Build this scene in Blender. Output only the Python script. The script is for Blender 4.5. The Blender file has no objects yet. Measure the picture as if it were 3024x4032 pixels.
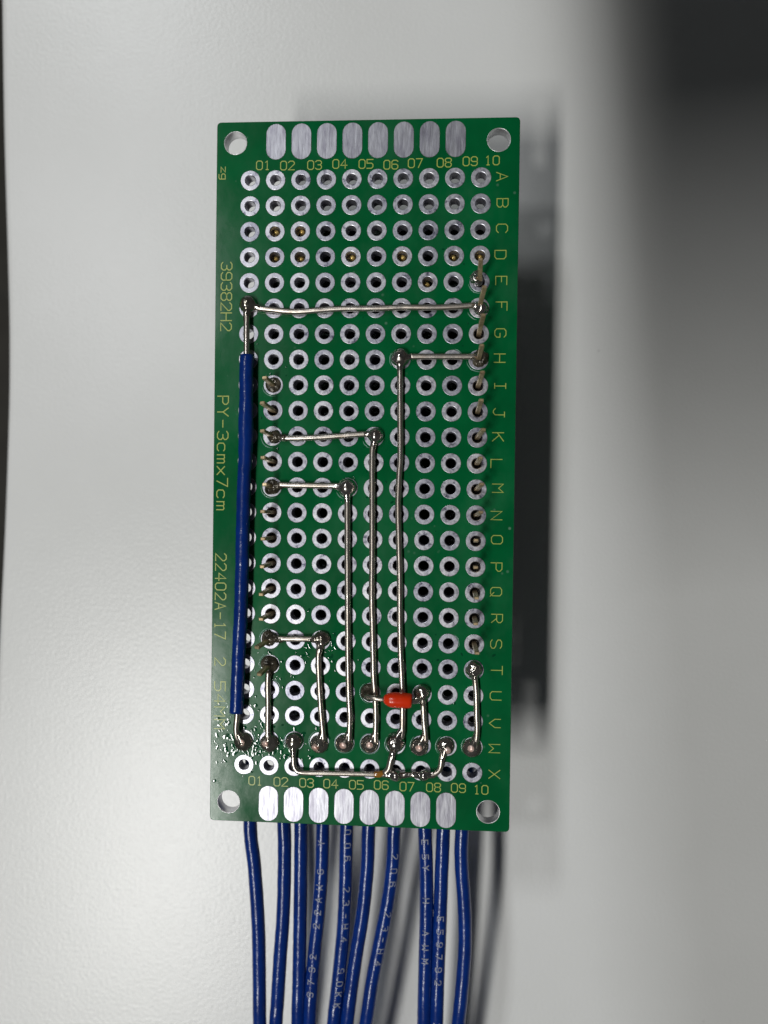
import bpy, bmesh, math, random
from mathutils import Vector, Matrix, Euler, noise

random.seed(7)
scn = bpy.context.scene
COL = scn.collection
MM = 0.001                      # everything below is measured in millimetres
ZB = 16.0                       # height of the board's upper face above the table

# ------------------------------------------------------------------ camera
F_PX, W_PX, H_PX = 3400.0, 3024.0, 4032.0
CAM_LOC = Vector((8.3289, -2.4104, 85.2652 + ZB))
CAM_ROT = Euler((-0.0134, 0.0718, 0.0134), 'XYZ')
cam_d = bpy.data.cameras.new('camera')
cam_d.sensor_fit = 'VERTICAL'
cam_d.sensor_height = 36.0
cam_d.sensor_width = 27.0
cam_d.lens = 36.0 * F_PX / H_PX
cam_d.clip_start = 0.002
cam_d.clip_end = 20.0
cam_d.dof.use_dof = True
cam_d.dof.focus_distance = 85.0 * MM
cam_d.dof.aperture_fstop = 17.0
cam = bpy.data.objects.new('camera', cam_d)
cam.location = CAM_LOC * MM
cam.rotation_euler = CAM_ROT
COL.objects.link(cam)
scn.camera = cam

# ------------------------------------------------------------------ world and lamps
wd = bpy.data.worlds.new('World'); scn.world = wd; wd.use_nodes = True
bg = wd.node_tree.nodes['Background']
bg.inputs['Color'].default_value = (0.93, 0.97, 1.0, 1)
bg.inputs['Strength'].default_value = 0.036

def area_lamp(name, loc, target, sx, sy, watts, col):
    d = bpy.data.lights.new(name, 'AREA')
    d.shape = 'RECTANGLE'; d.size = sx; d.size_y = sy
    d.energy = watts; d.color = col
    o = bpy.data.objects.new(name, d)
    o.location = loc
    zc = (Vector(loc) - Vector(target)).normalized()
    xc = Vector((0, 1, 0)).cross(zc).normalized(); yc = zc.cross(xc)
    o.rotation_euler = Matrix((xc, yc, zc)).transposed().to_euler()
    COL.objects.link(o)
area_lamp('key_lamp', (-0.33, -0.395, 0.95), (0, 0, 0), 0.080, 0.42, 5.6, (1.0, 0.992, 0.96))
area_lamp('second_lamp', (-0.42, 0.70, 0.97), (0, 0, 0), 0.10, 0.20, 2.3, (0.95, 0.98, 1.0))

area_lamp('third_lamp', (-0.37, 0.26, 0.95), (0, 0, 0), 0.10, 0.12, 1.15, (0.97, 0.98, 1.0))

scn.view_settings.view_transform = 'Standard'
scn.view_settings.look = 'None'
scn.view_settings.exposure = 0.0
scn.view_settings.gamma = 1.0
scn.render.engine = 'CYCLES'

# ------------------------------------------------------------------ pixel -> place helpers
RM = CAM_ROT.to_matrix()
def P(px, z=0.0):
    """photo pixel -> point (mm) on the level z above the board's upper face"""
    d = RM @ Vector(((px[0] - W_PX / 2) / F_PX, -(px[1] - H_PX / 2) / F_PX, -1.0))
    t = (z + ZB - CAM_LOC.z) / d.z
    return CAM_LOC + d * t
K7 = 700 / 1659
K6 = 600 / 1659
def tile(ox, oy, k): return lambda x, y: (ox + x * k, oy + y * k)
tA, tB = tile(800, 440, K7), tile(1400, 440, K7)
tC, tD = tile(800, 1100, K7), tile(1400, 1100, K7)
tE, tF = tile(800, 1760, K7), tile(1400, 1760, K7)
tG, tH = tile(800, 2420, K7), tile(1400, 2420, K7)
tI, tJ = tile(900, 3232, K6), tile(1400, 3232, K6)

PITCH = 2.54
U0, V0 = 3.436 - 15.0, 35.0 - 5.811
def hole(col, row): return Vector((U0 + PITCH * (col - 1), V0 - PITCH * row, ZB))
ROWS = 'ABCDEFGHIJKLMNOPQRSTUVWX'

# ------------------------------------------------------------------ materials
def mat(name, base=(.5, .5, .5), rough=.5, metal=0.0, spec=.5, coat=0.0, coat_rough=.1):
    m = bpy.data.materials.new(name); m.use_nodes = True
    b = m.node_tree.nodes['Principled BSDF']
    b.inputs['Base Color'].default_value = (*base, 1)
    b.inputs['Roughness'].default_value = rough
    b.inputs['Metallic'].default_value = metal
    b.inputs['Specular IOR Level'].default_value = spec
    b.inputs['Coat Weight'].default_value = coat
    b.inputs['Coat Roughness'].default_value = coat_rough
    return m
def nodes(m): return m.node_tree.nodes, m.node_tree.links, m.node_tree.nodes['Principled BSDF']
def tex_noise(m, scale, detail=3.0, rough=.55, coord='Object', rnd=False, stretch=None):
    N, L, b = nodes(m)
    tc = N.new('ShaderNodeTexCoord')
    n = N.new('ShaderNodeTexNoise')
    n.inputs['Scale'].default_value = scale
    n.inputs['Detail'].default_value = detail
    n.inputs['Roughness'].default_value = rough
    src = tc.outputs[coord]
    if stretch:
        mp = N.new('ShaderNodeMapping'); mp.inputs['Scale'].default_value = stretch
        L.new(src, mp.inputs['Vector']); src = mp.outputs['Vector']
    if rnd:
        oi = N.new('ShaderNodeObjectInfo')
        ad = N.new('ShaderNodeVectorMath'); ad.operation = 'ADD'
        mu = N.new('ShaderNodeMath'); mu.operation = 'MULTIPLY'; mu.inputs[1].default_value = 7.31
        L.new(oi.outputs['Random'], mu.inputs[0])
        L.new(src, ad.inputs[0]); L.new(mu.outputs[0], ad.inputs[1]); src = ad.outputs[0]
    L.new(src, n.inputs['Vector'])
    return n
def ramp(m, src, stops):
    N, L, b = nodes(m)
    r = N.new('ShaderNodeValToRGB')
    e = r.color_ramp.elements
    while len(e) < len(stops): e.new(0.5)
    for el, (p, c) in zip(e, stops):
        el.position = p
        el.color = (*c, 1) if isinstance(c, tuple) else (c, c, c, 1)
    L.new(src, r.inputs['Fac'])
    return r
def bump(m, src, strength, dist_mm, chain=None):
    N, L, b = nodes(m)
    bp = N.new('ShaderNodeBump')
    bp.inputs['Strength'].default_value = strength
    bp.inputs['Distance'].default_value = dist_mm * MM
    L.new(src, bp.inputs['Height'])
    if chain: L.new(chain.outputs['Normal'], bp.inputs['Normal'])
    L.new(bp.outputs['Normal'], b.inputs['Normal'])
    return bp

M = {}
# white grained laminate
m = M['table'] = mat('white_laminate', (.74, .745, .735), .30, spec=.5)
N, L, b = nodes(m)
n1 = tex_noise(m, 2700, 2.5, .55)
n2 = tex_noise(m, 210, 3.0, .6)
bp = bump(m, n1.outputs['Fac'], .5, .06)
bump(m, n2.outputs['Fac'], .045, .22, bp)
n3 = tex_noise(m, 26, 4.0, .6)
r = ramp(m, n3.outputs['Fac'], [(.3, (.71, .715, .70)), (.7, (.77, .775, .765))])
# faint grime specks
vo = N.new('ShaderNodeTexVoronoi'); vo.inputs['Scale'].default_value = 75
tc = N.new('ShaderNodeTexCoord'); L.new(tc.outputs['Object'], vo.inputs['Vector'])
rs = ramp(m, vo.outputs['Distance'], [(.012, 0.62), (.022, 1.0)])
mx = N.new('ShaderNodeMix'); mx.data_type = 'RGBA'; mx.blend_type = 'MULTIPLY'; mx.inputs[0].default_value = 1
L.new(r.outputs['Color'], mx.inputs[6]); L.new(rs.outputs['Color'], mx.inputs[7])
L.new(mx.outputs[2], b.inputs['Base Color'])

m = M['floor'] = mat('dark_floor', (.06, .056, .046), .7)
n = tex_noise(m, 60, 3); r = ramp(m, n.outputs['Fac'], [(.3, (.05, .046, .038)), (.7, (.075, .07, .058))])
nodes(m)[1].new(r.outputs['Color'], nodes(m)[2].inputs['Base Color'])

# green solder mask with dust and rub marks
m = M['mask'] = mat('green_solder_mask', (.0, .1, .035), .3, spec=.32)
N, L, b = nodes(m)
n = tex_noise(m, 120, 4, .6)
r = ramp(m, n.outputs['Fac'], [(.3, (.0005, .082, .023)), (.7, (.001, .124, .036))])
vo = N.new('ShaderNodeTexVoronoi'); vo.inputs['Scale'].default_value = 620
tc = N.new('ShaderNodeTexCoord'); L.new(tc.outputs['Object'], vo.inputs['Vector'])
rs = ramp(m, vo.outputs['Distance'], [(.05, 1.0), (.11, 0.0)])
nd = tex_noise(m, 90, 3, .6)
rd = ramp(m, nd.outputs['Fac'], [(.52, 0.0), (.72, .55)])
mu = N.new('ShaderNodeMath'); mu.operation = 'MULTIPLY'
L.new(rs.outputs['Color'], mu.inputs[0]); L.new(rd.outputs['Color'], mu.inputs[1])
mx = N.new('ShaderNodeMix'); mx.data_type = 'RGBA'
L.new(mu.outputs[0], mx.inputs[0]); L.new(r.outputs['Color'], mx.inputs[6]); mx.inputs[7].default_value = (.35, .48, .42, 1)
nh = tex_noise(m, 62, 5, .7, stretch=(1.0, .7, 1))
rh = ramp(m, nh.outputs['Fac'], [(.50, 0.0), (.74, .13)])
mh = N.new('ShaderNodeMix'); mh.data_type = 'RGBA'
L.new(rh.outputs['Color'], mh.inputs[0]); L.new(mx.outputs[2], mh.inputs[6]); mh.inputs[7].default_value = (.16, .30, .22, 1)
L.new(mh.outputs[2], b.inputs['Base Color'])
nr = tex_noise(m, 170, 5, .65, stretch=(1.6, .8, 1))
rr = ramp(m, nr.outputs['Fac'], [(.3, .10), (.72, .21)])
L.new(rr.outputs['Color'], b.inputs['Roughness'])
nb = tex_noise(m, 420, 3, .6); bump(m, nb.outputs['Fac'], .25, .03)
m = M['edge'] = mat('board_edge', (.012, .16, .05), .5)
n = tex_noise(m, 900, 2, .5, stretch=(1, 1, 4)); bump(m, n.outputs['Fac'], .5, .1)

# tinned pads
m = M['pad'] = mat('tinned_pad', (.7, .7, .74), .42, metal=.80)
N, L, b = nodes(m)
n = tex_noise(m, 1300, 5, .72, rnd=True)
r = ramp(m, n.outputs['Fac'], [(.33, (.12, .12, .17)), (.43, (.42, .42, .48)), (.66, (.57, .57, .61))])
L.new(r.outputs['Color'], b.inputs['Base Color'])
oi = N.new('ShaderNodeObjectInfo')
tr = ramp(m, oi.outputs['Random'], [(0.0, (.74, .74, .78)), (.5, (.95, .95, .95)), (1.0, (1.12, 1.11, 1.08))])
mp_ = N.new('ShaderNodeMix'); mp_.data_type = 'RGBA'; mp_.blend_type = 'MULTIPLY'; mp_.inputs[0].default_value = 1
L.new(r.outputs['Color'], mp_.inputs[6]); L.new(tr.outputs['Color'], mp_.inputs[7]); L.new(mp_.outputs[2], b.inputs['Base Color'])
n2 = tex_noise(m, 2600, 3, .6, rnd=True); bump(m, n2.outputs['Fac'], .35, .03)
rr = ramp(m, n2.outputs['Fac'], [(.3, .30), (.7, .46)]); L.new(rr.outputs['Color'], b.inputs['Roughness'])
m = M['fingerpad'] = mat('tinned_edge_pad', (.7, .7, .74), .42, metal=.80)
N, L, b = nodes(m)
n = tex_noise(m, 800, 5, .65, rnd=True, stretch=(2.6, .5, 1))
r = ramp(m, n.outputs['Fac'], [(.3, (.24, .23, .28)), (.52, (.38, .38, .42)), (.72, (.50, .50, .54))])
L.new(r.outputs['Color'], b.inputs['Base Color'])
n2 = tex_noise(m, 1400, 3, .6, rnd=True, stretch=(3, .4, 1)); bump(m, n2.outputs['Fac'], .3, .03)
rr = ramp(m, n2.outputs['Fac'], [(.3, .32), (.7, .44)]); L.new(rr.outputs['Color'], b.inputs['Roughness'])
M['plating'] = mat('hole_plating', (.75, .75, .76), .35, metal=.75)

def metal(name, lo, hi, rlo, rhi, scale, bstr, bdist, met=1.0, rnd=True):
    m = mat(name, hi, rlo, metal=met)
    N, L, b = nodes(m)
    n = tex_noise(m, scale, 4, .6, rnd=rnd)
    r = ramp(m, n.outputs['Fac'], [(.32, lo), (.68, hi)]); L.new(r.outputs['Color'], b.inputs['Base Color'])
    rr = ramp(m, n.outputs['Fac'], [(.3, rhi), (.7, rlo)]); L.new(rr.outputs['Color'], b.inputs['Roughness'])
    n2 = tex_noise(m, scale * 1.7, 3, .55, rnd=rnd); bump(m, n2.outputs['Fac'], bstr, bdist)
    return m
M['wire'] = metal('tinned_copper_wire', (.44, .38, .32), (.70, .65, .59), .24, .36, 700, .3, .03, .95)
M['solder'] = metal('bright_solder', (.34, .30, .27), (.66, .63, .60), .12, .26, 900, .2, .05, .97)
M['dull'] = metal('dull_solder', (.20, .18, .145), (.50, .47, .42), .08, .24, 600, .22, .05, .92)
M['burnt'] = metal('flux_burnt_solder', (.016, .014, .009), (.15, .13, .095), .10, .32, 1100, .7, .1, .35)
M['gold'] = metal('worn_gilt_pin', (.34, .24, .13), (.68, .53, .32), .3, .45, 1200, .4, .04, .6)
M['gilt'] = metal('gilt_pin_end', (.45, .28, .06), (.85, .62, .22), .2, .35, 1200, .3, .04, .55)
M['copper'] = metal('copper_strands', (.58, .30, .22), (.92, .78, .72), .25, .4, 1800, .5, .05, .35)
m = M['blue'] = mat('blue_pvc', (.001, .024, .185), .23, spec=.55)
n = tex_noise(m, 1900, 3, .6); bp = bump(m, n.outputs['Fac'], .7, .05)
n = tex_noise(m, 260, 3, .6); bump(m, n.outputs['Fac'], .3, .14, bp)
nd = tex_noise(M['blue'], 380, 4, .7)
rd = ramp(M['blue'], nd.outputs['Fac'], [(.35, (.0008, .019, .15)), (.62, (.001, .026, .195)), (.8, (.006, .035, .21))])
nodes(M['blue'])[1].new(rd.outputs['Color'], nodes(M['blue'])[2].inputs['Base Color'])
m = M['red'] = mat('red_lacquer', (.70, .036, .005), .22, spec=.5)
n = tex_noise(m, 900, 3, .6); bump(m, n.outputs['Fac'], .45, .12)
m = M['ink'] = mat('silver_ink', (.34, .36, .40), .5)
n = tex_noise(m, 2600, 3, .6); r = ramp(m, n.outputs['Fac'], [(.30, (.03, .05, .16)), (.52, (.36, .38, .44))])
nodes(m)[1].new(r.outputs['Color'], nodes(m)[2].inputs['Base Color'])
m = M['legend'] = mat('legend_trace', (.45, .51, .11), .3, spec=.5)
m = M['flux'] = mat('clear_flux', (.001, .06, .021), .07, spec=.6)
n = tex_noise(m, 1500, 2, .5); bump(m, n.outputs['Fac'], .4, .06)
m = M['fluxrim'] = mat('flux_rim', (.20, .36, .30), .12, spec=.7)
m = M['amber'] = mat('amber_flux', (.30, .13, .02), .12, spec=.6)
M['black'] = mat('black_plastic', (.012, .012, .012), .45)
m = M['module'] = mat('black_module', (.008, .009, .009), .8, spec=.08)
N, L, b = nodes(m)
n = tex_noise(m, 620, 1, .5)
r = ramp(m, n.outputs['Fac'], [(.60, (.004, .004, .004)), (.625, (.42, .45, .45)), (.65, (.004, .004, .004))])
L.new(r.outputs['Color'], b.inputs['Base Color'])
M['shield'] = mat('module_shield', (.3, .3, .3), .4, metal=.8)
M['phone'] = mat('phone_body', (.02, .02, .022), .3)
M['glass'] = mat('phone_glass', (.006, .006, .007), .06)

# ------------------------------------------------------------------ mesh helpers (millimetres in, metres out)
def finish(name, me_or_bm, material, parent=None, smooth=True, origin=None):
    """link one mesh object; coordinates are in mm and become metres, origin in mm"""
    if isinstance(me_or_bm, bmesh.types.BMesh):
        me = bpy.data.meshes.new(name); me_or_bm.to_mesh(me); me_or_bm.free()
    else:
        me = me_or_bm
    o0 = Vector(origin) if origin is not None else Vector((0, 0, 0))
    me.transform(Matrix.Scale(MM, 4) @ Matrix.Translation(-o0))
    me.materials.clear(); me.materials.append(material)
    if smooth:
        for p in me.polygons: p.use_smooth = True
    o = bpy.data.objects.new(name, me); COL.objects.link(o)
    loc = o0 * MM
    if parent is not None:
        o.parent = parent
        loc = loc - parent.location
    o.location = loc
    return o
def put(name, me, parent, loc_mm):
    o = bpy.data.objects.new(name, me); COL.objects.link(o)
    o.parent = parent
    o.location = Vector(loc_mm) * MM - parent.location
    return o
def thing(name, label, cat, loc_mm, group=None):
    o = bpy.data.objects.new(name, None); COL.objects.link(o)
    o.empty_display_size = .002
    o.location = Vector(loc_mm) * MM
    o['label'] = label; o['category'] = cat
    if group: o['group'] = group
    return o
def crom(pts, step=0.35):
    """smooth curve through the points"""
    pts = [Vector(p) for p in pts]
    if len(pts) == 2:
        n = max(2, int((pts[1] - pts[0]).length / step)); return [pts[0].lerp(pts[1], i / n) for i in range(n + 1)]
    ex = [pts[0] * 2 - pts[1]] + pts + [pts[-1] * 2 - pts[-2]]
    out = []
    for i in range(1, len(ex) - 2):
        p0, p1, p2, p3 = ex[i - 1:i + 3]
        n = max(2, int((p2 - p1).length / step))
        for k in range(n):
            t = k / n
            out.append(0.5 * ((2 * p1) + (p2 - p0) * t + (2 * p0 - 5 * p1 + 4 * p2 - p3) * t * t + (3 * p1 - p0 - 3 * p2 + p3) * t ** 3))
    out.append(pts[-1])
    return out
def frames(path):
    fr = []
    nrm = None
    for i, p in enumerate(path):
        t = (path[min(i + 1, len(path) - 1)] - path[max(i - 1, 0)]).normalized()
        if nrm is None:
            up = Vector((0, 0, 1)) if abs(t.z) < .9 else Vector((1, 0, 0))
            nrm = (up - t * up.dot(t)).normalized()
        else:
            nrm = (nrm - t * nrm.dot(t)).normalized()
        fr.append((p, t, nrm, t.cross(nrm)))
    return fr
def tube(bm, path, radius, seg=12, wob=0.0, cap=True, seed=0.0):
    rings = []
    fr = frames(path)
    for i, (p, t, n, b) in enumerate(fr):
        r = radius(i / (len(fr) - 1)) if callable(radius) else radius
        ring = []
        for k in range(seg):
            a = 2 * math.pi * k / seg
            v = p + (n * math.cos(a) + b * math.sin(a)) * r
            if wob:
                v = v + noise.noise_vector(v * 1.3 + Vector((seed, 0, 0))) * wob
            ring.append(bm.verts.new(v))
        rings.append(ring)
    for a, c in zip(rings, rings[1:]):
        for k in range(seg):
            bm.faces.new((a[k], a[(k + 1) % seg], c[(k + 1) % seg], c[k]))
    if cap:
        bm.faces.new(list(reversed(rings[0]))); bm.faces.new(rings[-1])
def lathe(bm, prof, seg=24, centre=(0, 0, 0), closed_top=False):
    c = Vector(centre); rings = []
    for r, z in prof:
        rings.append([bm.verts.new(c + Vector((r * math.cos(2 * math.pi * k / seg), r * math.sin(2 * math.pi * k / seg), z))) for k in range(seg)])
    for a, d in zip(rings, rings[1:]):
        for k in range(seg):
            bm.faces.new((a[k], a[(k + 1) % seg], d[(k + 1) % seg], d[k]))
    if closed_top: bm.faces.new(rings[-1])
def box(bm, lo, hi, bev=0.0):
    r = bmesh.ops.create_cube(bm, size=1.0)
    for v in r['verts']:
        v.co = Vector([(lo[i] + hi[i]) / 2 + v.co[i] * (hi[i] - lo[i]) for i in range(3)])
    if bev:
        es = list({e for v in r['verts'] for e in v.link_edges})
        bmesh.ops.bevel(bm, geom=es, offset=bev, segments=2, affect='EDGES', profile=.7)
DG = bpy.context.evaluated_depsgraph_get
def remeshed(bm, voxel, smooth_it, clamp_z=None, lump=0.0, seed=0.0, lump_scale=1.6):
    """weld overlapping solids (mm) into one flowing skin"""
    me = bpy.data.meshes.new('tmp'); bm.to_mesh(me); bm.free()
    o = bpy.data.objects.new('tmp', me); COL.objects.link(o)
    r = o.modifiers.new('r', 'REMESH'); r.mode = 'VOXEL'; r.voxel_size = voxel
    s = o.modifiers.new('s', 'SMOOTH'); s.factor = .5; s.iterations = smooth_it
    out = bpy.data.meshes.new_from_object(o.evaluated_get(DG()))
    bpy.data.objects.remove(o); bpy.data.meshes.remove(me)
    for v in out.vertices:
        if lump:
            p = v.co * lump_scale + Vector((seed, seed * .7, 0))
            v.co += noise.noise_vector(p) * lump + noise.noise_vector(p * 2.7) * lump * .4
        if clamp_z is not None and v.co.z < clamp_z: v.co.z = clamp_z
    return out

# ------------------------------------------------------------------ setting: table and floor
edge_px = [(3, -300), (6, 0), (10, 300), (16, 600), (25, 900), (33, 1200), (35, 1400), (33, 1600), (24, 1900), (14, 2150), (4, 2350), (-8, 2600), (-30, 3000), (-75, 3600), (-130, 4200)]
edge = [P(p, -ZB) for p in edge_px]
e0, e1 = edge[0], edge[-1]
d0 = (edge[0] - edge[2]).normalized(); d1 = (edge[-1] - edge[-3]).normalized()
edge = [e0 + d0 * k for k in (320, 160, 60)] + edge + [e1 + d1 * k for k in (60, 160, 320)]
edge = crom(edge, 6)
bm = bmesh.new()
prof = [(6.0, 0.0)] + [(-.8 * math.sin(a), -.8 + .8 * math.cos(a)) for a in [math.radians(x) for x in (0, 12, 25, 40, 55, 70, 90)]] + [(-.8, -23.2), (0, -24.0)]
rows = []
for p in edge:
    row = [bm.verts.new((520, p.y, -24.0)), bm.verts.new((520, p.y, 0.0))]
    for dx, dz in prof:
        row.append(bm.verts.new((p.x + dx + .6, p.y, dz)))
    rows.append(row)
for a, c in zip(rows, rows[1:]):
    for k in range(len(a) - 1):
        bm.faces.new((a[k], a[k + 1], c[k + 1], c[k]))
    bm.faces.new((a[-1], a[0], c[0], c[-1]))
bmesh.ops.recalc_face_normals(bm, faces=bm.faces)
t = finish('table_top', bm, M['table'], smooth=False)
for p in t.data.polygons: p.use_smooth = p.normal.z > -0.2 and abs(p.normal.x) > .02
t['kind'] = 'structure'
bm = bmesh.new(); box(bm, (-900, -900, -745), (900, 900, -720))
fl = finish('floor', bm, M['floor'], smooth=False); fl['kind'] = 'structure'

# ------------------------------------------------------------------ the perforated board
board = thing('prototype_board', 'green perforated circuit board with rows of tinned holes and printed legend', 'circuit board', (0, 0, ZB))
TH = 1.6
cu = bpy.data.curves.new('c', 'CURVE'); cu.dimensions = '2D'; cu.fill_mode = 'BOTH'
BEV = .05
cu.extrude = TH / 2 - BEV; cu.bevel_depth = BEV; cu.bevel_resolution = 1; cu.offset = -BEV
def poly(pts):
    s = cu.splines.new('POLY'); s.points.add(len(pts) - 1); s.use_cyclic_u = True
    for q, p in zip(s.points, pts): q.co = (p[0], p[1], 0, 1)
cr = .4
out = []
for cx, cy, a0 in ((15 - cr, 35 - cr, 0), (-15 + cr, 35 - cr, 90), (-15 + cr, -35 + cr, 180), (15 - cr, -35 + cr, 270)):
    for k in range(5):
        a = math.radians(a0 + 22.5 * k); out.append((cx + cr * math.cos(a), cy + cr * math.sin(a)))
poly(out)
def circ(cx, cy, r, n): poly([(cx + r * math.cos(2 * math.pi * k / n), cy + r * math.sin(2 * math.pi * k / n)) for k in range(n)])
for c in range(1, 11):
    for r_ in range(24):
        h = hole(c, r_); circ(h.x, h.y, .62, 16)
MH = [P(tA(303, 293)), P(tB(1338, 262)), P(tile(800, 2700, K7)(237, 1082)), P(tile(1400, 2700, 800 / 1659)(1082, 1030))]
for h in MH: circ(h.x, h.y, 1.13, 32)
co = bpy.data.objects.new('c', cu); COL.objects.link(co)
me = bpy.data.meshes.new_from_object(co.evaluated_get(DG()))
bpy.data.objects.remove(co)
me.name = 'board_base'
me.transform(Matrix.Translation((0, 0, ZB - TH / 2)))
base = finish('board_base', me, M['mask'], board, smooth=False, origin=(0, 0, ZB))
base.data.materials.append(M['edge'])
for p in base.data.polygons:
    if abs(p.normal.z) < .3: p.material_index = 1

# pads, one mesh shared by all 240
bm = bmesh.new()
lathe(bm, [(.985, 0.0), (.975, .028), (.95, .038), (.575, .04), (.53, .02), (.505, -.06), (.50, -.8), (.50, -TH - .02), (.53, -TH - .05), (.97, -TH - .05), (.98, -TH - .005)], 28)
pad0 = finish('pad', bm, M['pad'], board, smooth=False, origin=(0, 0, 0))
pad_me = pad0.data
first = True
for r_ in range(24):
    for c in range(1, 11):
        h = hole(c, r_)
        if first:
            pad0.location = h * MM - board.location; o = pad0; first = False
        else:
            o = put('pad', pad_me, board, h)
        o.rotation_euler = (0, 0, random.uniform(0, 6.28))
# tinned pads along the short edges
def stadium(bm, w, l, z0, z1, n=10, inset=.03):
    def loop(off, z):
        r = w / 2 - off; pts = []
        for s, a0 in ((1, 0), (-1, 180)):
            for k in range(n + 1):
                a = math.radians(a0 + 180 * k / n)
                pts.append(bm.verts.new((r * math.cos(a), s * (l / 2 - w / 2) + r * math.sin(a), z)))
        return pts
    a = loop(0, z0); b_ = loop(inset, z1)
    for k in range(len(a)):
        bm.faces.new((a[k], a[(k + 1) % len(a)], b_[(k + 1) % len(a)], b_[k]))
    bm.faces.new(b_)
bm = bmesh.new(); stadium(bm, 1.98, 3.56, 0.0, .04)
fp0 = finish('edge_pad', bm, M['fingerpad'], board, smooth=False)
fm = fp0.data; first = True
tops = [tA(683, 279), tA(922, 277), tA(1165, 273), tA(1404, 270)] + [tB(221, 265), tB(461, 262), tB(703, 259), tB(944, 254)]
K8 = 800 / 1659; tK = tile(1400, 2700, K8); tL = tile(800, 2700, K7)
bots = [tL(603, 1095), tL(838, 1106), tL(1073, 1114), tL(1314, 1124)] + [tK(112, 994), tK(321, 1003), tK(531, 1012), tK(741, 1014)]
for row in (tops, bots):
    ps = [P(q) for q in row]
    my = sum(p.y for p in ps) / 8
    for i, p in enumerate(ps):
        loc = Vector((hole(i + 2, 0).x, my, ZB))
        if first: fp0.location = loc * MM - board.location; first = False
        else: put('edge_pad', fm, board, loc)
# plated mounting holes
bm = bmesh.new(); lathe(bm, [(1.17, .0), (1.16, .02), (1.12, .022), (1.09, -.06), (1.085, -TH + .06), (1.12, -TH - .02), (1.17, -TH - .005)], 36)
mh0 = finish('mounting_hole', bm, M['plating'], board); mm_ = mh0.data
for i, h in enumerate(MH):
    if i == 0: mh0.location = h * MM - board.location
    else: put('mounting_hole', mm_, board, h)

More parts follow.
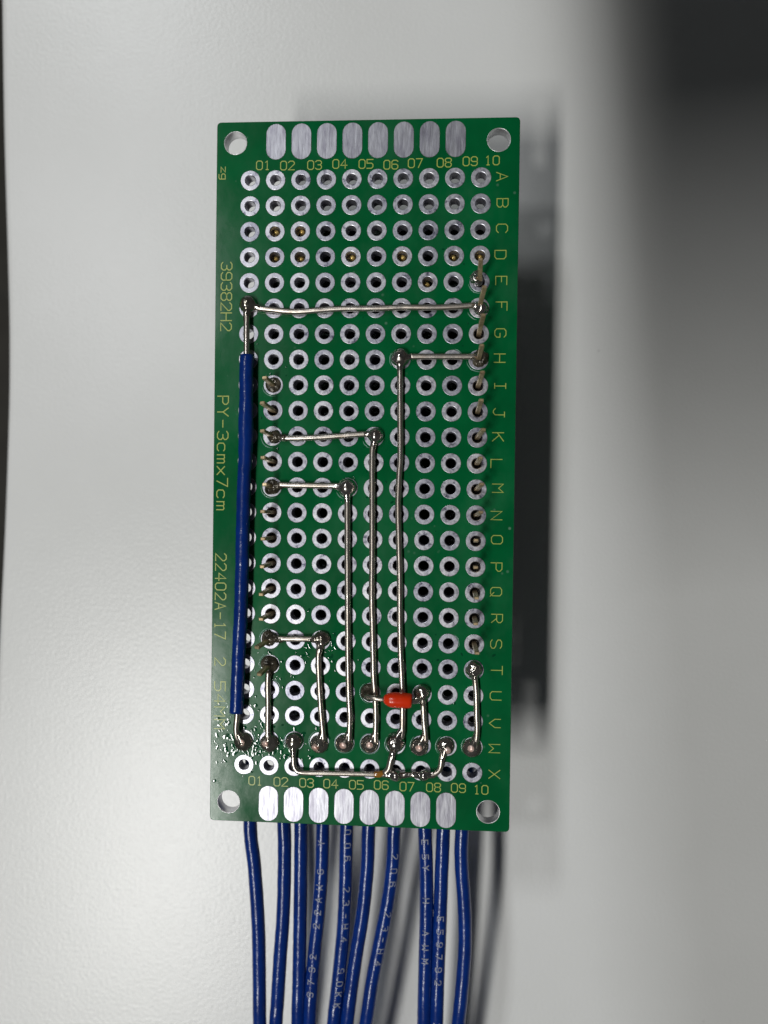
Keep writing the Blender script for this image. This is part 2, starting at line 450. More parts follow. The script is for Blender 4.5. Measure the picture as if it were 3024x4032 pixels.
# ------------------------------------------------------------------ stroke lettering
G = {
 '0': [[(1,0),(3,0),(4,1),(4,5),(3,6),(1,6),(0,5),(0,1),(1,0)]], '1': [[(1,5),(2,6),(2,0)],[(1.2,0),(2.8,0)]],
 '2': [[(0,5),(1,6),(3,6),(4,5),(4,4),(0,0),(4,0)]], '3': [[(0,5.2),(1,6),(3,6),(4,5),(4,4),(3,3.1),(1.6,3.1)],[(3,3.1),(4,2.2),(4,1),(3,0),(1,0),(0,.8)]],
 '4': [[(3,0),(3,6),(0,2),(4.2,2)]], '5': [[(4,6),(0,6),(0,3.5),(3,3.5),(4,2.6),(4,1),(3,0),(0,0)]],
 '6': [[(4,5.2),(3,6),(1,6),(0,5),(0,1),(1,0),(3,0),(4,1),(4,2.4),(3,3.3),(0,3.3)]], '7': [[(0,6),(4,6),(1.4,0)]],
 '8': [[(1,3.2),(0,4.2),(0,5.2),(1,6),(3,6),(4,5.2),(4,4.2),(3,3.2),(1,3.2),(0,2.2),(0,1),(1,0),(3,0),(4,1),(4,2.2),(3,3.2)]],
 '9': [[(0,.8),(1,0),(3,0),(4,1),(4,5),(3,6),(1,6),(0,5),(0,3.6),(1,2.8),(4,2.8)]],
 'A': [[(0,0),(2,6),(4,0)],[(.8,2),(3.2,2)]], 'B': [[(0,0),(0,6),(3,6),(4,5),(4,4),(3,3.1),(0,3.1)],[(3,3.1),(4,2.2),(4,1),(3,0),(0,0)]],
 'C': [[(4,5),(3,6),(1,6),(0,5),(0,1),(1,0),(3,0),(4,1)]], 'D': [[(0,0),(0,6),(3,6),(4,5),(4,1),(3,0),(0,0)]],
 'E': [[(4,6),(0,6),(0,0),(4,0)],[(0,3.1),(2.6,3.1)]], 'F': [[(4,6),(0,6),(0,0)],[(0,3.1),(2.6,3.1)]],
 'G': [[(4,5),(3,6),(1,6),(0,5),(0,1),(1,0),(3,0),(4,1),(4,2.8),(2.2,2.8)]], 'H': [[(0,0),(0,6)],[(4,0),(4,6)],[(0,3),(4,3)]],
 'I': [[(2,0),(2,6)],[(.8,6),(3.2,6)],[(.8,0),(3.2,0)]], 'J': [[(1.6,6),(4,6)],[(3,6),(3,1),(2,0),(1,0),(0,1)]],
 'K': [[(0,0),(0,6)],[(4,6),(0,2.6)],[(1.2,3.6),(4,0)]], 'L': [[(0,6),(0,0),(4,0)]], 'M': [[(0,0),(0,6),(2,3.4),(4,6),(4,0)]],
 'N': [[(0,0),(0,6),(4,0),(4,6)]], 'O': [[(1,0),(3,0),(4,1),(4,5),(3,6),(1,6),(0,5),(0,1),(1,0)]], 'P': [[(0,0),(0,6),(3,6),(4,5),(4,3.8),(3,2.8),(0,2.8)]],
 'Q': [[(1,0),(3,0),(4,1),(4,5),(3,6),(1,6),(0,5),(0,1),(1,0)],[(2.4,1.8),(4.2,-.2)]], 'R': [[(0,0),(0,6),(3,6),(4,5),(4,3.8),(3,2.8),(0,2.8)],[(2,2.8),(4,0)]],
 'S': [[(4,5.2),(3,6),(1,6),(0,5.2),(0,4),(1,3.2),(3,2.8),(4,2),(4,.8),(3,0),(1,0),(0,.8)]], 'T': [[(0,6),(4,6)],[(2,6),(2,0)]],
 'U': [[(0,6),(0,1),(1,0),(3,0),(4,1),(4,6)]], 'V': [[(0,6),(0,3),(2,0),(4,3),(4,6)]], 'W': [[(0,6),(0,0),(2,2.6),(4,0),(4,6)]],
 'X': [[(0,0),(4,6)],[(0,6),(4,0)]], 'Y': [[(0,6),(2,3),(4,6)],[(2,3),(2,0)]], '-': [[(.3,3),(3.7,3)]], ' ': [],
 'c': [[(3.8,3.6),(3,4.2),(1,4.2),(0,3.4),(0,.9),(1,0),(3,0),(3.8,.7)]], 'm': [[(0,0),(0,4.2)],[(0,3.8),(1.4,4.2),(2,3.6),(2,0)],[(2,3.7),(3.3,4.2),(4,3.6),(4,0)]],
 'x': [[(0,0),(4,4.2)],[(0,4.2),(4,0)]], 'z': [[(0,4.2),(4,4.2),(0,0),(4,0)]], 'g': [[(4,4.2),(1,4.2),(0,3.2),(0,1.4),(1,.5),(4,.5)],[(4,4.2),(4,-1.2),(3,-2),(.5,-2)]],
}
def ribbon(bm, pts, w, th, place, zoff):
    """flat mitred stroke; place maps (x, y, height) to 3-D"""
    pts = [Vector(p).to_2d() for p in pts]
    closed = (pts[0] - pts[-1]).length < 1e-6
    n = len(pts)
    dirs = [(pts[i + 1] - pts[i]).normalized() for i in range(n - 1)]
    rows = []
    for i in range(n):
        p = pts[i]
        da = dirs[i - 1] if i > 0 else (dirs[-1] if closed else dirs[0])
        db = dirs[i] if i < n - 1 else (dirs[0] if closed else dirs[-1])
        na = Vector((-da.y, da.x)); nb = Vector((-db.y, db.x))
        mt = na + nb
        mt = mt.normalized() if mt.length > .2 else na
        k = min(1.8, 1 / max(.3, mt.dot(na)))
        if not closed:
            if i == 0: p = p - db * w * .4
            if i == n - 1: p = p + da * w * .4
        a = p + mt * (w / 2 * k); c = p - mt * (w / 2 * k)
        rows.append([bm.verts.new(place(q.x, q.y, hh)) for q, hh in ((a, 0), (a.lerp(p, .3), th + zoff), (c.lerp(p, .3), th + zoff), (c, 0))])
    for a, c in zip(rows, rows[1:]):
        for k in range(3):
            bm.faces.new((a[k], a[k + 1], c[k + 1], c[k]))
    if not closed:
        bm.faces.new(rows[0][::-1]); bm.faces.new(rows[-1])
def glyphs(bm, ch, x0, y0, w, h, stroke, th, place, cut=None):
    for i, pl in enumerate(G[ch]):
        q = [(x0 + p[0] / 4 * w, y0 + p[1] / 6 * h) for p in pl]
        if cut:
            fine = [q[0]]
            for a, c in zip(q, q[1:]):
                n = max(1, int(math.hypot(c[0] - a[0], c[1] - a[1]) / cut))
                fine += [(a[0] + (c[0] - a[0]) * k / n, a[1] + (c[1] - a[1]) * k / n) for k in range(1, n + 1)]
            q = fine
        ribbon(bm, q, stroke, th, place, .003 * i)
def board_text(name, s, c, size_along, cap, stroke, rot, gap=.32):
    """centred at board point c; rot 0 upright, 1 turned clockwise (reads downwards)"""
    bm = bmesh.new(); n = len(s)
    cw = size_along / (n + gap * (n - 1)); pitch = cw * (1 + gap)
    def place(x, y, hh):
        return (c.x + x, c.y + y, ZB + hh) if rot == 0 else (c.x + y, c.y - x, ZB + hh)
    for i, ch in enumerate(s):
        glyphs(bm, ch, -size_along / 2 + i * pitch, -cap / 2, cw, cap, stroke, .022, place)
    bmesh.ops.recalc_face_normals(bm, faces=bm.faces)
    return finish(name, bm, M['legend'], board, smooth=False, origin=(c.x, c.y, ZB))
num_top = [tA(562, 500), tA(787, 502), tA(1040, 497), tA(1275, 487), tA(1520, 487), tB(330, 494), tB(558, 480), tB(828, 475), tB(1070, 462), tB(1275, 454)]
num_bot = [tG(490, 1550), tG(725, 1560), tG(965, 1570), tG(1190, 1578), tG(1430, 1588), tH(240, 1590), tH(480, 1605), tH(728, 1612), tH(960, 1618), tH(1170, 1634)]
for lst in (num_top, num_bot):
    for i, q in enumerate(lst):
        board_text('printed_number', '%02d' % (i + 1), P(q), 1.38, .86, .095, 0)
let = [tB(1368, 605), tB(1372, 850), tB(1367, 1088), tB(1352, 1333), tB(1360, 1575), tD(1362, 250), tD(1352, 500), tD(1345, 735), tD(1350, 995), tD(1338, 1245), tD(1330, 1470),
       tF(1315, 155), tF(1328, 385), tF(1315, 640), tF(1320, 865), tF(1315, 1120), tF(1312, 1350), tF(1320, 1600), tH(1312, 275), tH(1318, 520), tH(1308, 758), tH(1300, 1015), tH(1295, 1250), tH(1295, 1490)]
for i, q in enumerate(let):
    board_text('printed_letter', ROWS[i], P(q), .82, 1.08, .085, 1)
def left_text(s, x0, y0, x1, y1, cap, stroke, gap=.32, name='printed_text'):
    a, c = P((x0, y0)), P((x1, y1))
    return board_text(name, s, (a + c) / 2, (a - c).length, cap, stroke, 1, gap)
left_text('zg', 884, 658, 881, 705, .62, .09)
left_text('39382H2', 893, 1033, 890, 1302, 1.08, .105)
left_text('PY-3cmx7cm', 880, 1560, 873, 2007, 1.08, .11, .45)
left_text('22402A-17', 870, 2180, 867, 2515, 1.08, .11, .4)
left_text('2', 867, 2590, 867, 2620, 1.08, .11)
left_text('54MM', 866, 2684, 865, 2869, 1.08, .11, .4)

# ------------------------------------------------------------------ solder joints and bare wires
RW = .30
SEED = [0.0]
def seed():
    SEED[0] += 3.77; return SEED[0]
def joint(parent, c, r=.9, h=.7, style='dull', reach=(), lump=.05, name='solder_joint', squash=(1, 1), voxel=.055, neck=.30):
    """dome of solder on a pad; reach = points (mm) that the solder flows towards along a wire"""
    bm = bmesh.new()
    o = bmesh.ops.create_uvsphere(bm, u_segments=24, v_segments=14, radius=1.0)
    for v in o['verts']:
        v.co = Vector((c.x + v.co.x * r * squash[0], c.y + v.co.y * r * squash[1], ZB + .05 + v.co.z * h))
    for q in reach:
        q = Vector(q); s = Vector((c.x, c.y, ZB + .05 + h * .35))
        path = [s.lerp(q, k / 6) for k in range(7)]
        tube(bm, path, lambda t: (r * .62) * (1 - t) ** 1.5 + neck * (1 - (1 - t) ** 1.5), 12)
    me = remeshed(bm, voxel, 5, ZB - .02, lump, seed())
    return finish(name, me, M[style], parent, origin=(c.x, c.y, ZB))
def wire_path(pts): return [P(p[:2], p[2] if len(p) > 2 else .42) for p in pts]
def Z(t_, x, y, z=.42): return (*t_(x, y), z)
def bare(parent, pts, name='bare_wire', r=RW, material='wire', wob=.012):
    bm = bmesh.new(); tube(bm, crom(wire_path(pts), .3), r, 14, wob, seed=seed())
    p0 = P(pts[0][:2], 0)
    return finish(name, bm, M[material], parent, origin=(p0.x, p0.y, ZB))
def H(c, row): return hole(c, ROWS.index(row))
def up(px, z): return P(px, z)

# blue insulated jumper along column 01
bj = thing('insulated_jumper', 'short blue insulated jumper running along the printed lettering on the board', 'wire', H(1, 'F'))
bare(bj, [Z(tC, 425, 250, .5), Z(tC, 408, 340, .6), Z(tC, 405, 520, .75), Z(tC, 405, 720, .85), Z(tC, 405, 780, .85)], 'bare_end')
path = [Z(tC, 408, 706, .85), Z(tC, 402, 900, .85), Z(tC, 403, 1080, .85), Z(tC, 400, 1250, .85), Z(tC, 395, 1620, .85), Z(tE, 382, 300, .85), Z(tE, 372, 700, .85), Z(tE, 362, 1150, .85),
        Z(tE, 350, 1600, .85), Z(tG, 340, 200, .85), Z(tG, 328, 500, .9), Z(tG, 310, 917, .95)]
bm = bmesh.new(); tube(bm, crom(wire_path(path), .3), lambda t: .69 + (.05 if .12 < t < .3 else 0) * math.sin((t - .12) / .18 * math.pi), 24, .045, seed=2.2)
p0 = P(path[0][:2], 0); finish('insulation', bm, M['blue'], bj, origin=(p0.x, p0.y, ZB))
bare(bj, [Z(tG, 316, 860, .9), Z(tG, 318, 940, .85), Z(tG, 308, 1060, .7), Z(tG, 320, 1150, .55), Z(tG, 360, 1180, .4)], 'bare_end')
joint(bj, P(tC(425, 240)), .92, 1.05, 'dull', [up(tC(402, 390), .66), up(tC(540, 272), .42)], .05)
joint(bj, P(tG(378, 1182)), .98, .62, 'dull', [up(tG(314, 1080), .66)], .03, neck=.26)

def jumper(label, cat_pts, joints, name='bare_jumper', blob=None):
    t_ = thing(name, label, 'wire', (P(cat_pts[0][0][:2], 0).x, P(cat_pts[0][0][:2], 0).y, ZB), 'bare tinned jumpers on the board')
    for pts in cat_pts: bare(t_, pts)
    for j in joints: joint(t_, *j[0], **j[1])
    return t_
J = lambda *a, **k: (a, k)

jumper('long bare wire crossing the board straight along row F', [[Z(tC, 480, 262), Z(tC, 600, 280), Z(tC, 850, 302), Z(tC, 1060, 290), Z(tC, 1300, 274), Z(tC, 1659, 270), Z(tD, 420, 262), Z(tD, 700, 263), Z(tD, 900, 258), Z(tD, 1110, 242)]],
       [J(P(tD(1170, 270)), .74, .9, 'solder', [up(tD(1080, 244), .42)], .14)])
jumper('longest bent bare wire from row H passing under the red component', [[Z(tD, 1130, 722), Z(tD, 900, 722), Z(tD, 700, 722), Z(tD, 500, 722)],
        [Z(tD, 415, 760), Z(tD, 415, 900), Z(tD, 416, 1250), Z(tD, 418, 1640), Z(tF, 408, 250), Z(tF, 398, 500), Z(tF, 402, 800), Z(tF, 412, 1200), Z(tF, 413, 1600), Z(tH, 420, 350), Z(tH, 433, 620), Z(tH, 440, 800), Z(tH, 438, 1000), Z(tH, 436, 1110), Z(tH, 420, 1160)]],
       [J(P(tD(418, 735)), .95, 1.05, 'solder', [up(tD(415, 860), .42), up(tD(540, 722), .42)], .04),
        J(P(tD(1165, 740)), .85, .5, 'burnt', [up(tD(1060, 722), .42)], .16)])
jumper('bent bare wire from row K with a coppery worn patch', [[Z(tC, 720, 1480), Z(tC, 900, 1482), Z(tC, 1150, 1470), Z(tC, 1400, 1452), Z(tC, 1530, 1442)],
        [Z(tD, 175, 1480), Z(tD, 158, 1600), Z(tF, 155, 200), Z(tF, 156, 700), Z(tF, 155, 1000), Z(tF, 152, 1400), Z(tF, 158, 1640), Z(tH, 165, 400), Z(tH, 170, 600), Z(tH, 186, 800), Z(tH, 190, 1000), Z(tH, 186, 1150), Z(tH, 190, 1190)]],
       [J(P(tD(190, 1462)), .82, 1.05, 'solder', [up(tD(160, 1590), .42), up(tD(90, 1443), .42)], .02),
        J(P(tC(665, 1470)), .72, .6, 'burnt', [up(tC(790, 1482), .42)], .12),
        J(P(tH(132, 1205)), .92, .5, 'dull', [up(tH(185, 1110), .42)], .03)])
tm = thing('bare_jumper', 'bent bare wire starting at row M and ending at row W', 'wire', (P(tE(1340, 380)).x, P(tE(1340, 380)).y, ZB), 'bare tinned jumpers on the board')
bare(tm, [Z(tE, 700, 352), Z(tE, 900, 358), Z(tE, 1100, 362), Z(tE, 1280, 362)])
bare(tm, [Z(tE, 1345, 420), Z(tE, 1346, 700), Z(tE, 1348, 1200), Z(tE, 1350, 1650), Z(tG, 1352, 400), Z(tG, 1360, 750), Z(tG, 1370, 950), Z(tG, 1366, 1100), Z(tG, 1362, 1190)])
joint(tm, P(tE(1345, 380)), .95, 1.1, 'solder', [up(tE(1346, 520), .42), up(tE(1200, 362), .42)], .02)
joint(tm, P(tE(645, 375)), .80, .6, 'burnt', [up(tE(760, 355), .42)], .14)
joint(tm, P(tG(1320, 1200)), .94, .5, 'dull', [up(tG(1366, 1090), .42)], .03)
jumper('bent bare wire from row S down beside droplets of flux', [[Z(tG, 680, 224), Z(tG, 850, 226), Z(tG, 1040, 228)], [Z(tG, 1085, 270), Z(tG, 1076, 420), Z(tG, 1084, 650), Z(tG, 1100, 900), Z(tG, 1118, 1100), Z(tG, 1124, 1180)]],
       [J(P(tG(1110, 225)), .84, .72, 'dull', [up(tG(1078, 380), .42), up(tG(980, 228), .42)], .06), J(P(tG(620, 222)), .82, .6, 'burnt', [up(tG(740, 225), .42)], .16),
        J(P(tG(1085, 1205)), .95, .5, 'dull', [up(tG(1116, 1080), .42)], .04)])
jumper('short straight bare wire between rows T and W beside the blue jumper', [[Z(tG, 610, 520), Z(tG, 604, 620), Z(tG, 606, 850), Z(tG, 605, 1050), Z(tG, 605, 1160)]],
       [J(P(tG(622, 462)), .92, .5, 'burnt', [up(tG(608, 590), .42)], .10), J(P(tG(620, 1195)), .96, .6, 'dull', [up(tG(605, 1090), .42)], .08)])
jumper('short straight bare wire below the red component', [[Z(tH, 625, 760, .6), Z(tH, 632, 850), Z(tH, 640, 1000), Z(tH, 650, 1100), Z(tH, 655, 1190)]],
       [J(P(tH(622, 725)), .84, 1.0, 'dull', [up(tH(634, 860), .42), up(tH(560, 812), .7)], .08), J(P(tH(595, 1230)), .92, .55, 'dull', [up(tH(648, 1110), .42)], .04)])
jumper('short straight bare wire beside the printed letters, rows T to W', [[Z(tH, 1112, 560), Z(tH, 1124, 700), Z(tH, 1130, 900), Z(tH, 1134, 1100), Z(tH, 1120, 1200)]],
       [J(P(tH(1103, 512)), .86, .75, 'dull', [up(tH(1118, 640), .42)], .15), J(P(tH(1086, 1240)), .96, .55, 'dull', [up(tH(1132, 1110), .42)], .03)])
bx = thing('bare_jumper', 'bare wire curving along row X with solder bumps', 'wire', H(3, 'W'), 'bare tinned jumpers on the board')
bare(bx, [Z(tG, 850, 1220, .5), Z(tG, 842, 1320), Z(tG, 845, 1400), Z(tG, 870, 1452), Z(tG, 930, 1474), Z(tG, 1200, 1480), Z(tG, 1500, 1486), Z(tH, 180, 1490), Z(tH, 380, 1492), Z(tH, 640, 1494), Z(tH, 720, 1492), Z(tH, 768, 1468), Z(tH, 795, 1420), Z(tH, 803, 1340), Z(tH, 820, 1260)], r=.27)
bare(bx, [Z(tH, 390, 1200, .6), Z(tH, 340, 1320), Z(tH, 322, 1400), Z(tH, 305, 1450), Z(tH, 265, 1484)], r=.34)
joint(bx, P(tG(850, 1180)), .92, .85, 'dull', [up(tG(842, 1330), .42)], .02)
joint(bx, P(tH(372, 1190)), .98, 1.2, 'solder', [up(tH(438, 1060), .42), up(tH(330, 1370), .42)], .06)
joint(bx, P(tH(840, 1225)), .90, .6, 'dull', [up(tH(803, 1370), .42)], .05)
joint(bx, P(tH(372, 1490)), .66, 1.0, 'solder', [up(tH(520, 1490), .42), up(tH(250, 1486), .42)], .07, name='solder_bump')
joint(bx, P(tH(640, 1490)), .62, .95, 'solder', [up(tH(520, 1490), .42), up(tH(740, 1490), .42)], .07, name='solder_bump')
bm = bmesh.new(); tube(bm, crom(wire_path([Z(tH, 170, 1490), Z(tH, 220, 1490), Z(tH, 270, 1478)]), .1), lambda t: .27 + .06 * math.sin(t * math.pi), 12, .03)
finish('amber_flux', bm, M['amber'], bx, origin=P(tH(220, 1490), 0))

# the red axial component
rc = thing('red_axial_diode', 'small glossy red axial component bridging two bare wires', 'diode', (P(tH(395, 795)).x, P(tH(395, 795)).y, ZB))
ax0, ax1 = P(tH(262, 790), 1.55), P(tH(528, 806), 1.45)
bm = bmesh.new()
prof_r = [(.0, .20), (.02, .34), (.08, .50), (.16, .64), (.24, .71), (.4, .74), (.6, .745), (.8, .735), (.9, .71), (.955, .66), (.985, .55), (1.0, .3)]
fr = frames([ax0.lerp(ax1, q[0]) for q in prof_r]); rings = []
for (p, t_, n_, b_), (q, r_) in zip(fr, prof_r):
    rings.append([bm.verts.new(p + (n_ * math.cos(2 * math.pi * k / 24) + b_ * math.sin(2 * math.pi * k / 24)) * r_) for k in range(24)])
for a, c in zip(rings, rings[1:]):
    for k in range(24): bm.faces.new((a[k], a[(k + 1) % 24], c[(k + 1) % 24], c[k]))
bm.faces.new(rings[0][::-1]); bm.faces.new(rings[-1])
for v in bm.verts: v.co += noise.noise_vector(v.co * 1.1) * .05
finish('body', bm, M['red'], rc, origin=ax0)
bare(rc, [Z(tH, 100, 752, .3), Z(tH, 108, 768, .9), Z(tH, 150, 775, 1.35), Z(tH, 210, 788, 1.5), Z(tH, 290, 793, 1.52)], 'lead', r=.23)
bare(rc, [Z(tH, 500, 805, 1.45), Z(tH, 550, 815, 1.3), Z(tH, 590, 800, 1.0), Z(tH, 612, 760, .6)], 'lead', r=.23)
joint(rc, P(tH(130, 725)), .92, .4, 'burnt', [up(tH(110, 775), .9)], .06)

# ------------------------------------------------------------------ sockets and module under the board
MOD_X0, MOD_X1, MOD_Y0, MOD_Y1 = -11.9, 13.4, -30.0, 28.1
MOD_Z1 = ZB - TH - 8.5; MOD_Z0 = MOD_Z1 - 1.2
md = thing('plugged_module', 'dark module hanging under the board, seen only through its holes', 'module', (0, 0, MOD_Z0))
bm = bmesh.new(); box(bm, (MOD_X0, MOD_Y0, MOD_Z0), (MOD_X1, MOD_Y1, MOD_Z1), .15); finish('module_board', bm, M['module'], md, smooth=False, origin=(0, 0, MOD_Z0))
bm = bmesh.new(); box(bm, (-6.5, -22, 0.0), (11, 8, MOD_Z0), .3); finish('shield', bm, M['shield'], md, smooth=False, origin=(0, 0, MOD_Z0))
bm = bmesh.new(); lathe(bm, [(.35, .0), (.36, .03), (.95, .03), (.96, 0)], 20); gp = finish('gold_pad', bm, M['gold'], md); gpm = gp.data
for i, c in enumerate((2, 3, 5, 7, 9, 10)):
    q = Vector((hole(c, 3).x * 1.11 - .9, 24.6, MOD_Z1 + .005))
    if i == 0: gp.location = q * MM - md.location
    else: put('gold_pad', gpm, md, q)
bm = bmesh.new(); lathe(bm, [(.30, -3.0), (.30, -.35), (.24, -.12), (.10, -.02)], 12, closed_top=True)
gpin = finish('gold_pin', bm, M['gilt'], md); gpinm = gpin.data
for i, (c, k, dx, dy) in enumerate(((2, 'D', -.12, .06), (3, 'D', -.05, .02), (5, 'D', .02, .14), (7, 'D', -.02, .12), (9, 'D', -.1, .08), (10, 'D', 0, .12), (8, 'E', -.12, -.05), (2, 'C', -.08, .2), (3, 'C', 0, .22))):
    q = H(c, k) + Vector((dx, dy, -.75))
    if i == 0: gpin.location = q * MM - md.location
    else: put('gold_pin', gpinm, md, q)
def socket(label, col, tips, zt, width):
    rows_ = sorted(ROWS.index(k) for k in tips)
    x = hole(col, 0).x
    y1, y0 = hole(col, rows_[0]).y + 1.27, hole(col, rows_[-1]).y - 1.27
    st = thing('socket_strip', label, 'pin socket', (x, (y0 + y1) / 2, MOD_Z1), 'socket strips under the board')
    bm = bmesh.new(); box(bm, (x - 1.2, y0, MOD_Z1 + .02), (x + 1.2, y1, ZB - TH - .08), .12)
    finish('socket_body', bm, M['black'], st, smooth=False, origin=(x, (y0 + y1) / 2, MOD_Z1))
    for k, px in tips.items():
        b0 = hole(col, ROWS.index(k)) + Vector((0, 0, -TH - .1)); tip = P(px, zt)
        b1 = hole(col, ROWS.index(k)) + Vector((0, 0, .2))
        path = [b0, b1] + [b1.lerp(tip, q) for q in (.3, .6, .85, .97, 1.0)]
        bm = bmesh.new(); n = len(path)
        fr = frames(path); rings = []
        for i, (p, t_, n_, b_) in enumerate(fr):
            s = width * (.72 if i == n - 1 else 1.0) / 2
            rings.append([bm.verts.new(p + n_ * sx * s + b_ * sy * s * .62) for sx, sy in ((.8, 1), (-.8, 1), (-1, .8), (-1, -.8), (-.8, -1), (.8, -1), (1, -.8), (1, .8))])
        for a, c in zip(rings, rings[1:]):
            for q in range(8): bm.faces.new((a[q], a[(q + 1) % 8], c[(q + 1) % 8], c[q]))
        bm.faces.new(rings[0][::-1]); bm.faces.new(rings[-1])
        bmesh.ops.recalc_face_normals(bm, faces=bm.faces)
        finish('pin', bm, M['gold'], st, smooth=False, origin=b0)
    return st
left_tips = {'I': tC(572, 915), 'J': tC(548, 1150), 'K': tC(550, 1412), 'L': tE(555, 97), 'M': tE(572, 348), 'N': tE(553, 602), 'O': tE(556, 858), 'P': tE(548, 1118), 'Q': tE(538, 1378), 'R': tE(538, 1608), 'S': tG(496, 310), 'T': tG(520, 562)}
ss = socket('socket strip whose pins poke up beside the blue jumper', 2, left_tips, 2.4, .52)
right_tips = {'E': tB(1168, 1375), 'F': tD(1205, 65), 'G': tD(1193, 328), 'H': tD(1180, 612), 'I': tD(1186, 862), 'J': tD(1175, 1125), 'K': tD(1195, 1400), 'L': tF(1168, 100), 'M': tF(1180, 345), 'N': tF(1172, 608), 'O': tF(1125, 870), 'P': tF(1122, 1125), 'Q': tF(1130, 1412), 'R': tF(1122, 1652), 'S': tH(1135, 362)}
sr = socket('socket strip whose tall pins poke up beside the printed row letters', 10, right_tips, 4.2, .44)
joint(ss, H(2, 'I'), .80, .22, 'burnt', (), .05)
joint(sr, P(tB(1128, 1560)), .72, .8, 'solder', (), .22)

# ------------------------------------------------------------------ flux residue on the board
bm = bmesh.new()
def droplet(bm, c, r, h, el, ang):
    n = 9; prev = None
    rot = Matrix.Rotation(ang, 2)
    for rr_, zz in ((1.0, 0.0), (.8, .6), (.42, .95)):
        ring = []
        for k in range(n):
            a = 2 * math.pi * k / n
            q = rot @ Vector((math.cos(a) * r * rr_ * el, math.sin(a) * r * rr_))
            ring.append(bm.verts.new((c.x + q.x, c.y + q.y, ZB - .004 + zz * h)))
        if prev:
            for k in range(n): bm.faces.new((prev[k], prev[(k + 1) % n], ring[(k + 1) % n], ring[k]))
        prev = ring
    bm.faces.new(prev)
def spray(n, cx, cy, sx, sy, rmax):
    for _ in range(n):
        px = (random.gauss(cx, sx), random.gauss(cy, sy)); p = P(px)
        if abs(p.x) > 14.7 or abs(p.y) > 34.7: continue
        col = round((p.x - U0) / PITCH); row = round((V0 - p.y) / PITCH)
        h = Vector((U0 + col * PITCH, V0 - row * PITCH))
        if 0 <= col < 10 and 0 <= row < 24 and (Vector((p.x, p.y)) - h).length < 1.02: continue
        r = rmax * random.random() ** 2.2 + .025
        droplet(bm, p, r, r * random.uniform(.03, .10), random.uniform(1, 2.2), random.uniform(0, 3.14))
spray(330, 940, 2900, 75, 70, .22)
spray(220, 1040, 2940, 60, 50, .22)
spray(120, 1180, 2930, 100, 45, .17)
spray(150, 1290, 2560, 70, 60, .18)
spray(90, 1060, 2640, 40, 60, .18)
spray(90, 1050, 1600, 50, 220, .10)
spray(110, 1450, 1860, 60, 60, .10)
spray(70, 1800, 1400, 60, 200, .08)
spray(80, 1700, 2700, 80, 130, .12)
spray(260, 1450, 2200, 280, 600, .05)
bmesh.ops.recalc_face_normals(bm, faces=bm.faces)
fx = finish('flux_residue', bm, M['flux'], board, origin=(0, 0, ZB)); fx['kind'] = 'stuff'
# hardened flux rims curling round the joints
bm = bmesh.new()
def rim(c, r, a0, a1, w=.05, jit=.05):
    n = 14; pts = []
    for k in range(n + 1):
        a = math.radians(a0 + (a1 - a0) * k / n)
        rr_ = r + noise.noise(Vector((c.x + k * .4, c.y, 0))) * jit
        pts.append(Vector((c.x + rr_ * math.cos(a), c.y + rr_ * math.sin(a), ZB + .01)))
    tube(bm, pts, lambda t: w * (.25 + math.sin(t * math.pi)) * .8, 6)
for c, row, r, a0, a1 in ((2, 'I', 1.12, 190, 285), (2, 'K', 1.2, 180, 275), (2, 'M', 1.12, 170, 290), (2, 'S', 1.12, 100, 200), (2, 'T', 1.1, 110, 205), (2, 'U', 1.1, 10, 80), (10, 'H', 1.15, 185, 285),
                         (6, 'K', 1.2, 200, 250), (5, 'M', 1.2, 200, 250), (7, 'H', 1.1, 140, 215), (6, 'U', 1.1, 120, 260), (8, 'W', 1.1, 130, 230), (9, 'W', 1.12, 120, 225), (10, 'W', 1.12, 130, 210), (7, 'W', 1.08, 130, 230),
                         (1, 'W', 1.15, -30, 60), (2, 'W', 1.15, 180, 300), (3, 'W', 1.08, 140, 220), (4, 'W', 1.08, 100, 250), (5, 'W', 1.05, 110, 330), (6, 'W', 1.03, 100, 330), (10, 'F', 1.2, 200, 260), (10, 'E', 1.12, 190, 280), (9, 'H', 1.05, 30, 80), (9, 'S', 1.05, -20, 60)):
    rim(H(c, row), r, a0, a1)
bmesh.ops.recalc_face_normals(bm, faces=bm.faces)
fr_ = finish('flux_rim', bm, M['fluxrim'], board, origin=(0, 0, ZB)); fr_['kind'] = 'stuff'

# ------------------------------------------------------------------ ten blue wires leaving under the lower edge
wires = [
 [tI(235, 20), tI(282, 500), tI(322, 1100), tI(335, 1700), tI(340, 2212)],
 [tI(603, 40), tI(608, 500), tI(595, 1000), tI(560, 1500), tI(530, 2000), tI(515, 2212)],
 [tI(790, 50), tI(785, 700), tI(775, 1300), tI(765, 1800), tI(755, 2212)],
 [tI(1025, 50), tI(1015, 500), tI(980, 1000), tI(938, 1400), tI(905, 1800), tI(882, 2212)],
 [tI(1285, 60), tI(1272, 700), tI(1252, 1150), tI(1210, 1600), tI(1165, 2000), tI(1142, 2212)],
 [tI(1525, 70), tI(1510, 500), tI(1462, 1000), tI(1398, 1400), tI(1340, 1800), tI(1288, 2212)],
 [tJ(420, 80), tJ(402, 500), tJ(348, 900), tJ(270, 1300), tJ(190, 1700), tJ(112, 2212)],
 [tJ(755, 100), tJ(770, 500), tJ(772, 1000), tJ(760, 1500), tJ(745, 2212)],
 [tJ(955, 100), tJ(935, 600), tJ(915, 1200), tJ(895, 1700), tJ(880, 2212)],
 [tJ(1160, 110), tJ(1155, 500), tJ(1182, 900), tJ(1192, 1300), tJ(1168, 1700), tJ(1118, 2212)],
]
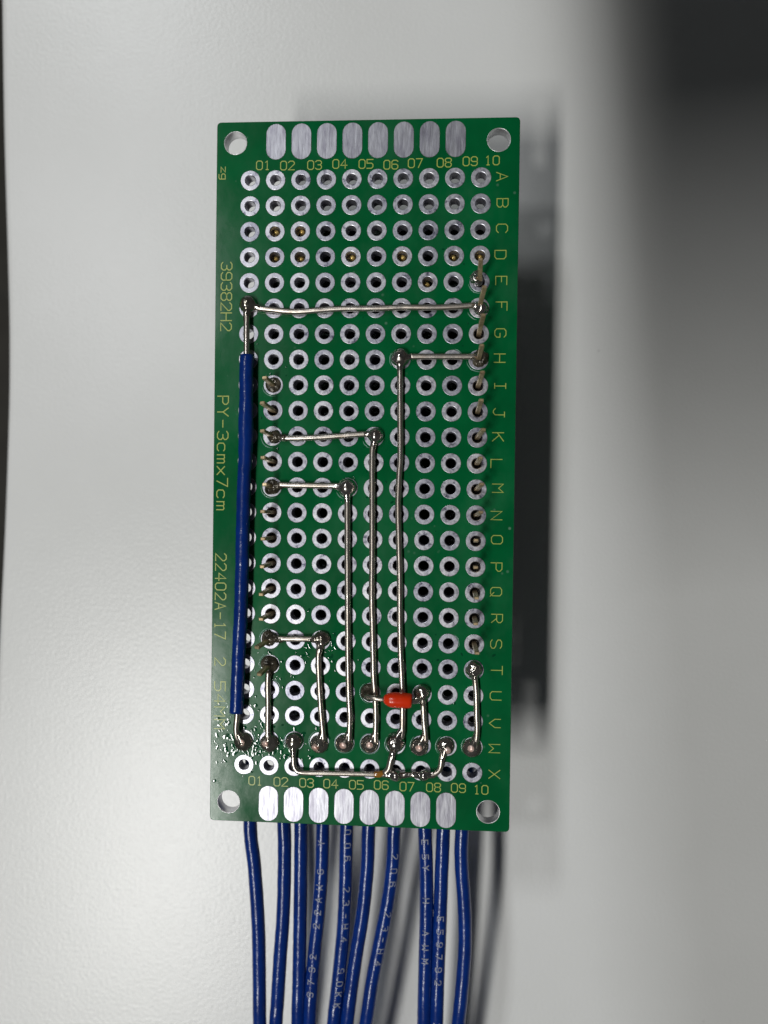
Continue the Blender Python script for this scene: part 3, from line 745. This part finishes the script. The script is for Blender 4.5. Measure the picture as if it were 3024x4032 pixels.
labels = ['plain blue wire ending at hole W01, set apart from the other nine blue wires',
 'plain blue wire ending at hole W02, leaning towards the wire at W01',
 'plain straight blue wire ending at hole W03',
 'blue wire with silver lettering ending at hole W04',
 'blue wire with silver lettering ending at hole W05',
 'plain blue wire ending at hole W06, between two lettered wires',
 'blue wire with silver lettering ending at hole W07, leaning strongly',
 'blue wire with silver lettering ending at hole W08, touching its neighbour',
 'blue wire with silver digits ending at hole W09',
 'plain blue wire ending at hole W10, bowed outwards']
tips_px = [tG(352, 1198), tG(572, 1210), None, tG(1038, 1252), tG(1302, 1226), tH(130, 1222), None, tH(590, 1252), tH(858, 1276), tH(1074, 1252)]
prints = {3: [('Y', 210), ('GWA22', 520, 690, 830, 960, 1105), ('29795E', 1440, 1575, 1715, 1850, 1985, 2120)],
          4: [('006', 95, 240, 380), ('23-H4', 715, 860, 990, 1110, 1255), ('90KKS', 1590, 1730, 1850, 1970, 2110)],
          6: [('206', 360, 515, 655), ('23-H4', 985, 1130, 1255, 1380, 1510), ('KCS', 1850, 1985, 2120)],
          7: [('E5Y', 205, 360, 475), ('H', 835), ('AWM', 1180, 1340, 1490), ('STY', 1830, 1975, 2120)],
          8: [('E59792', 1030, 1170, 1310, 1440, 1580, 1720), ('22', 2060, 2180)]}
RI = .725
for i, pts in enumerate(wires):
    h = H(i + 1, 'W')
    n = len(pts)
    ylast = pts[-1][1]; yfirst = pts[0][1]
    w = thing('blue_wire', labels[i], 'wire', (h.x, h.y, ZB), 'blue wires leaving under the board')
    zf = lambda y: -4.2 - 1.0 * (y - yfirst) / (ylast - yfirst)
    mid = [P(p, zf(p[1])) for p in pts]
    first_ = mid[0]
    start = [Vector((h.x, h.y, ZB - TH - .45)), Vector((h.x, h.y - .1, ZB - TH - 1.1)), Vector((h.x * .8 + first_.x * .2, h.y - 1.1, ZB - 4.0))]
    dirn = (mid[-1] - mid[-2]).normalized()
    tail = [mid[-1] + dirn * 12 + Vector((0, 0, -1.5)), mid[-1] + dirn * 34 + Vector((0, 0, -6.6))]
    tail[-1].z = RI + .05; tail.append(tail[-1] + Vector((dirn.x, dirn.y, 0)) * 25)
    path = crom(start + mid + tail, .5)
    bm = bmesh.new(); tube(bm, path, RI, 24, .025, seed=seed())
    finish('insulation', bm, M['blue'], w, origin=(h.x, h.y, ZB))
    # bared strands rising through the hole
    bm = bmesh.new()
    top = P(tips_px[i], .78) if tips_px[i] else Vector((h.x, h.y, ZB + .25))
    tube(bm, [Vector((h.x, h.y, ZB - TH - .6)), Vector((h.x, h.y, ZB - .3)), h.lerp(top, .5), top.lerp(h, .06), top], lambda t: .34 if t < .9 else .31, 12, .04, seed=seed())
    finish('strand_tip', bm, M['copper'], w, origin=(h.x, h.y, ZB))
    # lettering wrapped on the upper side of the insulation
    if i in prints:
        T_ = tI if i < 6 else tJ
        vis = crom(mid, .1); fr = frames(vis)
        def zoomy(p):     # image row of a point on the wire
            q = RM.transposed() @ (p - CAM_LOC); return H_PX / 2 - F_PX * q.y / -q.z
        ys = [zoomy(p) for p in vis]
        bm = bmesh.new()
        for grp in prints[i]:
            for ch, zy in zip(grp[0], grp[1:]):
                yy = T_(0, zy)[1]
                k = min(range(len(ys)), key=lambda q: abs(ys[q] - yy))
                p, tv, nv, bv = fr[k]
                side = Vector((1, 0, 0)); side = (side - tv * side.dot(tv)).normalized()
                upv = side.cross(tv); upv = upv if upv.z > 0 else -upv
                base_a = {3: -.05, 4: .30, 6: .30, 7: -.05, 8: .05}[i]
                def place(x, y, hh, p=p, tv=tv, side=side, upv=upv, base_a=base_a, flip=(i == 3)):
                    if flip: x, y = -x, -y
                    a = y / RI + base_a
                    return p + tv * x + (side * math.sin(a) + upv * math.cos(a)) * (RI + .035 + hh)
                glyphs(bm, ch, -.23, -.31, .46, .62, .09, .006, place, .09)
        bmesh.ops.recalc_face_normals(bm, faces=bm.faces)
        finish('printed_text', bm, M['ink'], w, smooth=False, origin=(h.x, h.y, ZB))

# ------------------------------------------------------------------ the phone held over the table (its shadow falls in the picture)
ph = thing('smartphone', 'dark phone held flat above the board, casting the broad soft shadow', 'phone', (CAM_LOC.x, CAM_LOC.y, CAM_LOC.z + 6))
bm = bmesh.new(); box(bm, (-23.5, -29, 0), (58, 156, 8), 2.2); finish('body', bm, M['phone'], ph).location = (0, 0, 0)
bm = bmesh.new(); box(bm, (-21, -26.5, 8.01), (55.5, 153.5, 8.4), .15); finish('screen', bm, M['glass'], ph, smooth=False).location = (0, 0, 0)
bm = bmesh.new(); lathe(bm, [(7.0, 0), (7.0, -1.2), (6.2, -1.5), (5.2, -1.5), (5.0, -.9), (.4, -.8)], 32, (0, 0, 0), True); finish('camera_lens', bm, M['glass'], ph).location = (0, 0, 0)
ph.rotation_euler = (0, 0, math.radians(6))
